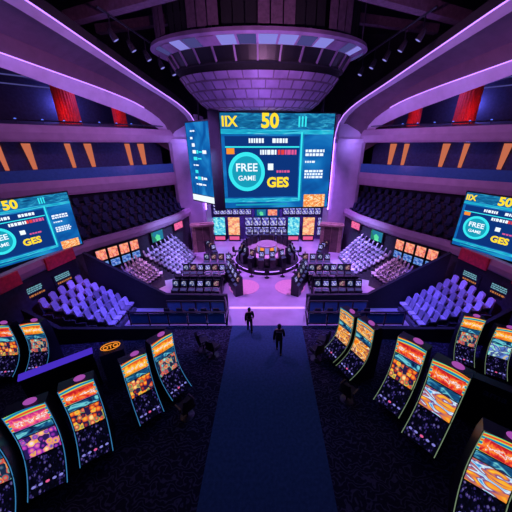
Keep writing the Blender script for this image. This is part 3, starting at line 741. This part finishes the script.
# central island
t = thing('bar_island', 'round tiered black island with lit rim in the arena centre', 'bar', (0, 21.9, 0))
MB().lathe([(2.95, 2.95, 0), (2.95, 2.95, .35), (2.8, 2.8, .4), (1.9, 1.9, .4)], 48).build('lower_deck', M['blackmat'], t)
MB().lathe([(2.97, 2.97, .3), (3.0, 3.0, .34), (2.97, 2.97, .38)], 48).build('rim_light', M['vio2'], t)
MB().lathe([(1.9, 1.9, .38), (1.9, 1.9, 1.0), (2.05, 2.05, 1.05), (2.05, 2.05, 1.12), (1.2, 1.2, 1.12), (1.2, 1.2, .4)], 48).build('bar_counter', M['tan'], t)
MB().lathe([(.85, .85, .38), (.85, .85, 1.6), (.95, .95, 1.65), (.95, .95, 1.75), (.01, .01, 1.8)], 32).build('back_bar', M['tan'], t)
for k in range(12):
    a = 2*math.pi*k/12
    MB().box((.88*math.cos(a), .88*math.sin(a), 1.35), (.06, .34, .5), a).build('bar_screen', M['lav'] if k % 2 else M['orangel'], t)
for k in range(16):
    a = 2*math.pi*(k+.5)/16
    term(2.35*math.cos(a), 21.9+2.35*math.sin(a), .4, a-math.pi/2+math.pi, f'game terminal on the round island rim, {ordn(k)} anticlockwise from its right side', 'terminals on the round island')
for k in range(16):
    a = 2*math.pi*k/16
    o = put('small_chair', ME_CH, None, (3.35*math.cos(a), 21.9+3.35*math.sin(a), 0), a-math.pi/2)
    tag(o, f'black chair beside the round island, {ordn(k)} anticlockwise from its right side', 'chair', 'chairs around the round island')

# ------------------------------------------------------------------ slot machines
RB = [(0, (.02, .1, .5)), (.2, (.02, .55, .6)), (.4, (.1, .7, .15)), (.6, (.95, .75, .05)), (.8, (1, .3, .02)), (1, (.8, .03, .05))]
def rb(seed, s): return art('rainbow_border_%d' % seed, RB, s, (.5, 2.2), 'wave', 1.5, 1, seed, rot=1.2)
W = .88
PROF = [(0, 2.88), (.02, 2.5), (.03, 2.1), (.02, 1.78), (-.03, 1.48), (-.13, 1.2), (-.28, .96), (-.47, .77), (-.68, .62), (-.90, .5)]
def prof_at(t):
    L = [0]
    for a, b2 in zip(PROF, PROF[1:]): L.append(L[-1]+math.hypot(a[0]-b2[0], a[1]-b2[1]))
    d = t*L[-1]; k = 0
    while k < len(L)-2 and L[k+1] < d: k += 1
    f = (d-L[k])/(L[k+1]-L[k]); a, b2 = PROF[k], PROF[k+1]
    dy, dz = b2[0]-a[0], b2[1]-a[1]; l = math.hypot(dy, dz)
    return a[0]+f*dy, a[1]+f*dz, (dz/l, -dy/l)   # normal pointing to the front
def patch(mb, x0, x1, t0, t1, off, m=0, n=8, skew=0.):
    rows = []
    for i in range(n+1):
        t = t0+(t1-t0)*i/n; y, z, nr = prof_at(t)
        rows.append([(x0+(x1-x0)*k/6, y+nr[0]*off, z+nr[1]*off+skew*math.sin(math.pi*k/6)*(1-i/n)) for k in range(7)])
    mb.loft(rows, m, uv=True)
STY = []
def style(sd, border, m1, m2, r1, strip, deck): STY.append((border, m1, m2, r1, strip, deck))
def script_art(name, bg, sd, s=1.):
    return art(name, [(0, bg[0]), (.18, bg[1]), (.34, bg[2]), (.40, bg[1]), (.43, (1, .85, .7)), (.47, (1, .9, .85)), (.50, bg[0]), (.56, (1, .9, .85)), (.6, bg[1])], s, (5, 1.6), 'script', 1.5, 2, sd)
GOLD = [(0, (.02, .01, .06)), (.08, (.3, .02, .02)), (.2, (.9, .12, .02)), (.36, (1, .55, .05)), (.5, (.05, .25, .12)), (.6, (.75, .04, .05)), (.75, (1, .7, .2)), (.9, (.9, .8, .5))]
CORAL = [(0, (.01, .02, .06)), (.08, (.02, .12, .2)), (.2, (.75, .05, .03)), (.36, (.02, .4, .35)), (.5, (.95, .3, .06)), (.62, (.5, .02, .1)), (.76, (.1, .65, .6)), (.9, (.95, .8, .6))]
PURP = [(0, (.02, .01, .1)), (.08, (.15, .02, .35)), (.2, (.6, .05, .5)), (.36, (.95, .45, .03)), (.5, (.12, .05, .5)), (.62, (.85, .12, .4)), (.76, (.95, .65, .15)), (.9, (.9, .7, .95))]
SWIRL = [(0, (.01, .01, .08)), (.18, (.02, .12, .6)), (.32, (.1, .5, .85)), (.4, (.8, .9, 1)), (.46, (.1, .03, .25)), (.6, (.9, .25, .02)), (.74, (1, .65, .05)), (.84, (.35, .05, .3)), (1, (.75, .6, .95))]
FIRE = [(0, (.05, .01, .05)), (.2, (.35, .02, .02)), (.36, (.9, .18, .01)), (.46, (1, .5, .04)), (.49, (1, .85, .5)), (.54, (.3, .02, .06)), (.7, (.9, .4, .05)), (.82, (.9, .7, .3)), (1, (.12, .05, .35))]
LAG = [(0, (.01, .03, .12)), (.2, (.01, .22, .4)), (.36, (.05, .6, .6)), (.46, (.6, .9, .8)), (.54, (.03, .05, .25)), (.7, (.15, .3, .8)), (.82, (.8, .6, .1)), (1, (.5, .15, .5))]
STRIP = [(.3, (.005, .01, .06)), (.47, (.01, .12, .3)), (.58, (.2, .75, .8)), (.7, (.01, .05, .25)), (.85, (.005, .01, .06))]
DECK = [(0, (.002, .002, .008)), (.42, (.004, .004, .02)), (.52, (.012, .01, .07)), (.6, (.08, .05, .35)), (.68, (.03, .02, .12)), (.8, (.3, .22, .6)), (.9, (.02, .15, .35))]
strips = [art('info_strip_%d' % i, STRIP, .9, (2.5, 1.2), 'noise', 1, 1, seed=i*2.3) for i in range(3)]
decks = [art('deck_glass_%d' % i, DECK, .6, (16, 13), 'symbols', .8, 1, seed=i*3.1) for i in range(3)]
redbg = ((.5, .01, .02), (.85, .05, .03), (1, .3, .03)); orbg = ((.8, .12, .02), (1, .32, .02), (1, .65, .08)); pkbg = ((.5, .02, .2), (.9, .08, .3), (.95, .3, .1))
def cells(nm, st, sd): return art(nm, st, 1., (6, 4), 'symbols', .55, 3, sd)
def waves(nm, st, sd, rot=.6): return art(nm, st, 1., (1.1, 1.9), 'noise', 2.6, 1, sd, rot=rot)
STYLES = {
 'coral': (rb(1, .9), script_art('coral_sign', orbg, 1), cells('coral_reels', CORAL, 1), strips[0], decks[0]),
 'gold': (rb(3, .9), script_art('gold_sign', redbg, 4), cells('gold_reels', GOLD, 4), strips[1], decks[1]),
 'ember': (rb(13, .9), script_art('ember_sign', orbg, 14), cells('ember_reels', GOLD, 9), strips[0], decks[2]),
 'plum': (rb(5, .9), script_art('plum_sign', pkbg, 7), cells('plum_reels', PURP, 7), strips[2], decks[2]),
 'fire': (rb(7, .9), waves('fire_sign', FIRE, 2, .3), waves('fire_reels', FIRE, 5), strips[2], decks[0]),
 'swirl': (rb(9, .9), script_art('swirl_sign', redbg, 9), waves('swirl_reels', SWIRL, 3), strips[0], decks[1]),
 'lagoon': (rb(11, .9), script_art('lagoon_sign', orbg, 11), waves('lagoon_reels', LAG, 6), strips[1], decks[2]),
}
EDGE = [emit('edge_light_blue', (.06, .32, .7), .7), emit('edge_light_lime', (.35, .5, .3), .5)]
CACHE = {}
def machine_meshes(sty, edge):
    if (sty, edge) in CACHE: return CACHE[sty, edge]
    border, m1, m2, strip, deck = STYLES[sty]
    parts = []
    cab = MB(); n = 19
    poly = [(y+.0, z-.0) for y, z, _ in [prof_at(i/n) for i in range(n+1)]]
    poly = [(y+.03, z) for y, z in poly]+[(-.70, .40), (-.42, .30), (-.38, 0), (.62, 0), (.62, 2.3), (.45, 2.84)]
    cab.prism(poly, lambda p: (-W/2-.03, p[0], p[1]), lambda p: (W/2+.03, p[0], p[1]))
    parts.append(('cabinet', cab.mesh('cabinet', M['black'])))
    for sx in (-1, 1):
        e = MB(); e.tube([(sx*(W/2+.01), prof_at(i/24)[0]-.005, prof_at(i/24)[1]) for i in range(25)], .010, 6)
        parts.append(('edge_light', e.mesh('edge_light', EDGE[edge])))
    q = MB(); patch(q, -W/2, W/2, 0.005, .245, .006, skew=.05); parts.append(('marquee_border', q.mesh('marquee_border', border)))
    q = MB(); patch(q, -W*.44, W*.46, .06, .235, .02, skew=-.01); parts.append(('marquee_sign', q.mesh('marquee_sign', m1)))
    q = MB(); patch(q, -W*.47, W*.47, .26, .35, .008); parts.append(('info_strip', q.mesh('info_strip', strip)))
    q = MB(); patch(q, -W*.47, W*.47, .365, .62, .008); parts.append(('reel_screen', q.mesh('reel_screen', m2)))
    q = MB(); patch(q, -W*.47, W*.47, .635, .985, .008); parts.append(('button_deck', q.mesh('button_deck', deck)))
    q = MB(); q.ball((.1, .22, 2.92), (.16, .09, .085), 14, 8); parts.append(('topper', q.mesh('topper', M['topper'], True)))
    y, z, nr = prof_at(.9); bt = []
    for k in range(5):
        x = -.32+k*.16; q = MB(); q.ball((x, y+nr[0]*.015, z+nr[1]*.015), (.05, .035, .03), 10, 6); bt.append(q.mesh('button', M['lav'] if k != 2 else M['pinkl']))
    CACHE[sty, edge] = (parts, bt)
    return CACHE[sty, edge]
def machine(x, y, rz, sty, edge, sc, label, group='slot machines beside the walkway'):
    t = thing('slot_machine', label, 'slot machine', (x, y, 0), rz, group); t.scale = (sc, sc, sc)
    parts, bt = machine_meshes(sty, edge)
    for nm, me in parts:
        o = put(nm, me, t)
        if nm == 'button_deck':
            for b2 in bt: put('button', b2, o)
        if nm == 'topper': o['label'] = 'pink glowing oval topper'
    return t
# left group
machine(-4.22, 8.1, R(50), 'coral', 0, 1.0, 'slot machine nearest the walkway end, left side, angled to the aisle')
machine(-4.9, 7.12, R(40), 'ember', 0, .97, 'orange signed slot machine directly before the aisle-end one, left side')
machine(-6.1, 5.85, R(33), 'gold', 0, 1.03, 'red and gold slot machine between two curved ones, foreground left')
machine(-7.0, 5.0, R(31), 'plum', 0, 1.04, 'magenta slot machine with rainbow top, left foreground, whole face showing')
machine(-7.75, 4.1, R(29), 'coral', 0, 1.04, 'slot machine cut off by the bottom left corner')
machine(-10.75, 9.4, R(9), 'coral', 0, .9, 'small distant slot machine behind the violet partition, right one of pair')
machine(-11.9, 9.15, R(6), 'gold', 0, .92, 'small distant slot machine at the far left, behind violet partition')
# right group
machine(3.75, 9.95, R(-64), 'fire', 1, .98, 'flame patterned slot machine nearest the walkway end, right side')
machine(4.25, 8.95, R(-64), 'fire', 1, 1.02, 'flame patterned slot machine second from the walkway end, right side')
machine(5.4, 7.45, R(-50), 'gold', 1, 1.12, 'red topped slot machine with gold reels, middle of the right row')
machine(5.95, 6.15, R(-50), 'swirl', 1, 1.17, 'slot machine with blue and orange swirls, right row')
machine(9.7, 9.8, R(-27), 'coral', 1, .9, 'back row slot machine with red sign, beside the right violet bank')
machine(10.65, 9.05, R(-29), 'lagoon', 1, .88, 'back row slot machine with teal reels, at the right edge')
machine(11.6, 8.5, R(-30), 'plum', 1, .88, 'back row slot machine cut off at the right edge')
machine(6.05, 4.0, R(-38), 'swirl', 1, 1.1, 'closest slot machine with large red sign, bottom right corner')

# partition with a violet acrylic top behind the left machines
t = thing('partition', 'low black partition with violet glowing top behind the foreground left machines', 'partition', (-8.5, 7.8, 0), R(37))
MB().box((0, 0, .92), (2.35, .3, 1.84)).build('body', M['black'], t); MB().box((0, 0, 1.87), (2.4, .36, .06)).build('top_panel', M['slab'], t)
t = thing('sign_kiosk', 'dark kiosk with a rounded orange lettered sign beside the partition', 'kiosk', (-6.75, 8.6, 0), R(30))
MB().prism([(-.45, 0), (.45, 0), (.45, 1.9), (-.45, 1.9)], lambda p: (p[0], -.3, p[1]), lambda p: (p[0], .4, p[1])).build('body', M['navy'], t)
q = MB(); q.prism([(.36*math.cos(a), 2.1+.17*math.sin(a)) for a in [2*math.pi*k/24 for k in range(24)]], lambda p: (p[0], -.1, p[1]), lambda p: (p[0], .05, p[1]))
q.text('OTO', .26, lambda c: (c[0], -.12-c[2], 2.01+c[1]), 1, .01, .004, 'CENTER')
q.tube([(.36*math.cos(2*math.pi*k/32), -.1, 2.1+.17*math.sin(2*math.pi*k/32)) for k in range(33)], .018, 6, 1); q.build('sign_board', [M['black'], M['orangel']], t)
# right-hand partition with faint lettering
t = thing('partition', 'black partition with faint grey lettering behind the right row machines', 'partition', (8.35, 6.6, 0), R(-37))
q = MB().box((0, 0, 1.05), (2.6, .35, 2.1)); q.text('ama', .42, lambda c: (c[0], -.185-c[2], 1.55+c[1]), 1, .006, .004, 'CENTER'); q.build('body', [M['black'], M['seatdk']], t)


# swivel chairs
def swivel(x, y, rz, label):
    t = thing('swivel_chair', label, 'chair', (x, y, 0), rz, 'swivel chairs on the swirl carpet')
    q = MB(); q.prism([(-.27, .52), (.27, .52), (.3, .62), (-.3, .62)], lambda p: (p[0], -.28, p[1]), lambda p: (p[0], .26, p[1])); q.build('seat', M['blackmat'], t)
    q = MB(); q.loft([[(.27*math.sin(a)*(1 if z < 1 else .85), .2+.1*math.cos(a)+(z-.6)*.15, z) for a in [R(-90+22.5*k) for k in range(9)]] for z in (.6, .8, 1.0, 1.15)])
    q.loft([[(.24*math.sin(a)*(1 if z < 1 else .85), .15+.1*math.cos(a)+(z-.6)*.15, z) for a in [R(-90+22.5*k) for k in range(9)]] for z in (.6, .8, 1.0, 1.15)]); q.build('backrest', M['blackmat'], t)
    for k in (-1, 1): MB().bar((k*.31, -.2, .78), (k*.31, .18, .8), .05, .05).bar((k*.31, .1, .58), (k*.31, .1, .78), .04, .04).build('armrest', M['steel'], t)
    MB().lathe([(.28, .28, 0), (.28, .28, .03), (.04, .04, .07), (.04, .04, .52)], 20).build('pedestal', M['steel'], t)
swivel(-3.35, 10.5, R(120), 'black swivel chair by the aisle edge, just past the left slot machines')
swivel(-2.75, 10.1, R(150), 'black swivel chair on the aisle edge itself, left side')
swivel(2.95, 10.6, R(-120), 'black swivel chair by the aisle, just past the right slot machines')
swivel(2.5, 9.9, R(-150), 'black swivel chair on the aisle edge itself, right side')
swivel(-3.2, 6.9, R(-130), 'black swivel chair before the second left machine')
swivel(3.4, 7.6, R(130), 'black swivel chair before the right row machines')
for s in (-1, 1):
    for k in range(5):
        o = put('small_chair', ME_CH, None, (s*(3.1+k*.75), 13.2, 0), math.pi)
        tag(o, f'black chair between the {SIDE[s]} glass railings, {ordn(k)} from the walkway', 'chair', f'chairs between the {SIDE[s]} railings')

# ------------------------------------------------------------------ two walking people
def person(loc, rz, h, label, step=.22, bag=False):
    k = h/1.75
    t = thing('person', label, 'person', loc, rz)
    V = []; Ed = []; Rd = []
    def v(p, r, par=None):
        V.append(tuple(c*k for c in p)); Rd.append(r*k)
        if par is not None: Ed.append((par, len(V)-1))
        return len(V)-1
    # faces -y
    pel = v((0, 0, .95), .125); w = v((0, .0, 1.1), .115, pel); ch = v((0, -.01, 1.3), .13, w); ub = v((0, 0, 1.42), .10, ch)
    nk = v((0, -.005, 1.51), .052, ub); h1 = v((0, -.015, 1.6), .082, nk); h2 = v((0, -.012, 1.68), .085, h1); v((0, -.005, 1.73), .055, h2)
    ns = v((0, -.105, 1.625), .016, h1); 
    legs = {}
    for s in (-1, 1):
        f = s*step
        hp = v((s*.09, 0, .9), .092, pel); kn = v((s*.1, -f*.45-.02, .5), .062, hp); an = v((s*.1, -f*.9+.02, .09), .042, kn)
        he = v((s*.1, -f*.9+.04, .045), .04, an); to = v((s*.11, -f*.9-.13, .035), .035, he)
        sh = v((s*.18, 0, 1.41), .062, ub); el = v((s*.24, f*.35+.03, 1.14), .045, sh); wr = v((s*.25, f*.7-.03, .9), .03, el)
        pa = v((s*.25, f*.75-.045, .84), .034, wr)
        for j in range(4):
            o = (j-1.5)*.02; a = v((s*.25, f*.75-.05+o, .79), .010, pa); b2 = v((s*(.245), f*.75-.055+o, .76-(.01 if j in (0, 3) else 0)), .009, a); v((s*.235, f*.75-.06+o, .735-(.012 if j in (0, 3) else 0)), .008, b2)
        a = v((s*.235, f*.75-.085, .82), .011, pa); v((s*.225, f*.75-.1, .785), .009, a)
    def skin(name, ids, grow, mat, sub=1):
        mp = {i: n_ for n_, i in enumerate(ids)}
        me = bpy.data.meshes.new(name); me.from_pydata([V[i] for i in ids], [(mp[a], mp[b2]) for a, b2 in Ed if a in mp and b2 in mp], [])
        o = put(name, me, t); md = o.modifiers.new('skin', 'SKIN'); md.use_smooth_shade = True
        for n_, i in enumerate(ids):
            sv = me.skin_vertices[0].data[n_]; g_ = grow if abs(V[i][0]) < .17*k else min(grow, .028)
            sv.radius = (Rd[i]+g_, (Rd[i]+g_)*(.8 if i in (pel, w, ch, ub) else 1)); sv.use_root = (n_ == 0)
        o.modifiers.new('sub', 'SUBSURF').levels = sub; o.modifiers[-1].render_levels = sub; me.materials.append(mat)
        return o
    allid = list(range(len(V))); skin('body', allid, 0, M['skin'], 2)
    arm = [i for i in allid if (abs(V[i][0]) > .17*k and V[i][2] > .88*k)]
    skin('jacket', [pel, w, ch, ub]+[i for i in arm], .04, M['coat'], 2)
    leg = [i for i in allid if (V[i][2] < .93*k and abs(V[i][0]) < .105*k and V[i][2] > .06*k)]
    skin('trousers', [pel]+leg, .015, M['denim'])
    hr = MB(); hr.ball((0, .02*k, 1.69*k), (.098*k, .105*k, .1*k), 16, 10); hr.ball((0, .05*k, 1.6*k), (.085*k, .06*k, .1*k), 14, 8); hr.build('hair', M['hair'], t, True)
    for s in (-1, 1):
        f = s*step; q = MB(); q.ball((s*.105*k, (-f*.9-.04)*k, .045*k), (.055*k, .14*k, .05*k), 12, 8); q.build('shoe', M['blackmat'], t, True)
        MB().ball((s*.033*k, -.088*k, 1.645*k), .012*k, 8, 6).build('eye', M['white'] if False else M['hair'], t, True)
        MB().ball((s*.09*k, 0, 1.63*k), (.014*k, .025*k, .035*k), 8, 6).build('ear', M['skin'], t, True)
    if bag:
        q = MB(); q.box((0, .17*k, 1.22*k), (.3*k, .14*k, .42*k)); q.build('backpack', M['denim'], t)
    return t
person((.62, 10.35, .012), R(176), 1.78, 'person in black jacket walking up the aisle, closer to the camera', .24, True)
person((-1.0, 12.0, .012), R(190), 1.62, 'smaller person in black at the far end of the aisle', .18)

# ------------------------------------------------------------------ light
wd = bpy.data.worlds.new('world'); scn.world = wd; wd.use_nodes = True
bg = wd.node_tree.nodes['Background']; bg.inputs[0].default_value = (.05, .055, .30, 1); bg.inputs[1].default_value = .12
VIO = (.42, .2, 1.); MAG = (.75, .25, .9); BLU = (.08, .12, 1.); PCH = (1., .35, .45)
# arena wash
for s in (-1, 1):
    spot((s*5.5, 17.5, 14.), (s*1.5, 19, 0), (.55, .19, 1.), 7000, 80)
    spot((s*5.0, 22.8, 11.8), (s*3.0, 21.5, 0), (.45, .18, 1.), 5500, 95)
    spot((s*2.0, 26.0, 8), (s*2.2, 28, 2), (.35, .2, 1.), 900, 110)
    # banks
    spot((s*5.5, 12.2, 9.), (s*10.2, 12.8, 1), (.15, .10, 1.), 4600, 46)
    spot((s*4.5, 16.8, 9.), (s*8.7, 16.5, 1.5), (1., .4, .6), 2200, 26)
    spot((s*3.0, 18.5, 11.), (s*8, 20.4, 1.2), (.30, .44, 1.), 5500, 40)
    # fascias and arches
    spot((s*2.0, 11.0, 14.5), (s*13.5, 19, 8.5), (.72, .22, .72), 2200, 75)
    spot((s*1.5, 15.0, 9.), (s*8.5, 22.5, 8), (.55, .22, .9), 1000, 80)
    spot((s*2.5, 10.0, 13.), (s*10.5, 16.5, 14.2), (.75, .28, .65), 900, 85)
    # red columns, upper tier
    for x, y in ((15.4, 21.8), (12.3, 24.1)): point((s*x, y, 12.4), (1., .05, .04), 17)
    point((s*17.5, 25.0, 13.2), (.15, .15, 1.), 320); point((s*14, 23.0, 13.6), (.2, .15, 1.), 120)
    for x, y in ((18.2, 17.2), (14.6, 20.5), (11.5, 23.2)): point((s*x, y, 9.9), (.15, .2, .9), 20)
    spot((s*9.5, 9.0, 8.5), (s*12.4, 12.5, 3.9), (1., .08, .15), 240, 50)
for s in (-1, 1): spot((s*5, 11.0, 8.), (s*7.6, 13.0, 0), (.12, .12, 1.), 900, 40)
# ring glow
point((cx, 16.0, 10.5), (.42, .22, 1.), 400, .3)
spot((0, 11, 12), (0, 18, 17.5), (.6, .25, .6), 1400, 80)
# aisle and machines
spot((0, 8.5, 13.), (0, 9.5, 0), (.08, .2, 1.), 400, 65)
spot((0, 4, 13.), (0, 5, 0), (.10, .16, .9), 120, 100)
for s in (-1, 1): spot((s*3, 11.0, 10.), (s*5, 13.2, .5), (.14, .2, 1.), 1700, 50)

vs = scn.view_settings
vs.view_transform = 'Standard'; vs.look = 'None'; vs.gamma = 1; vs.use_curve_mapping = False; vs.exposure = 0
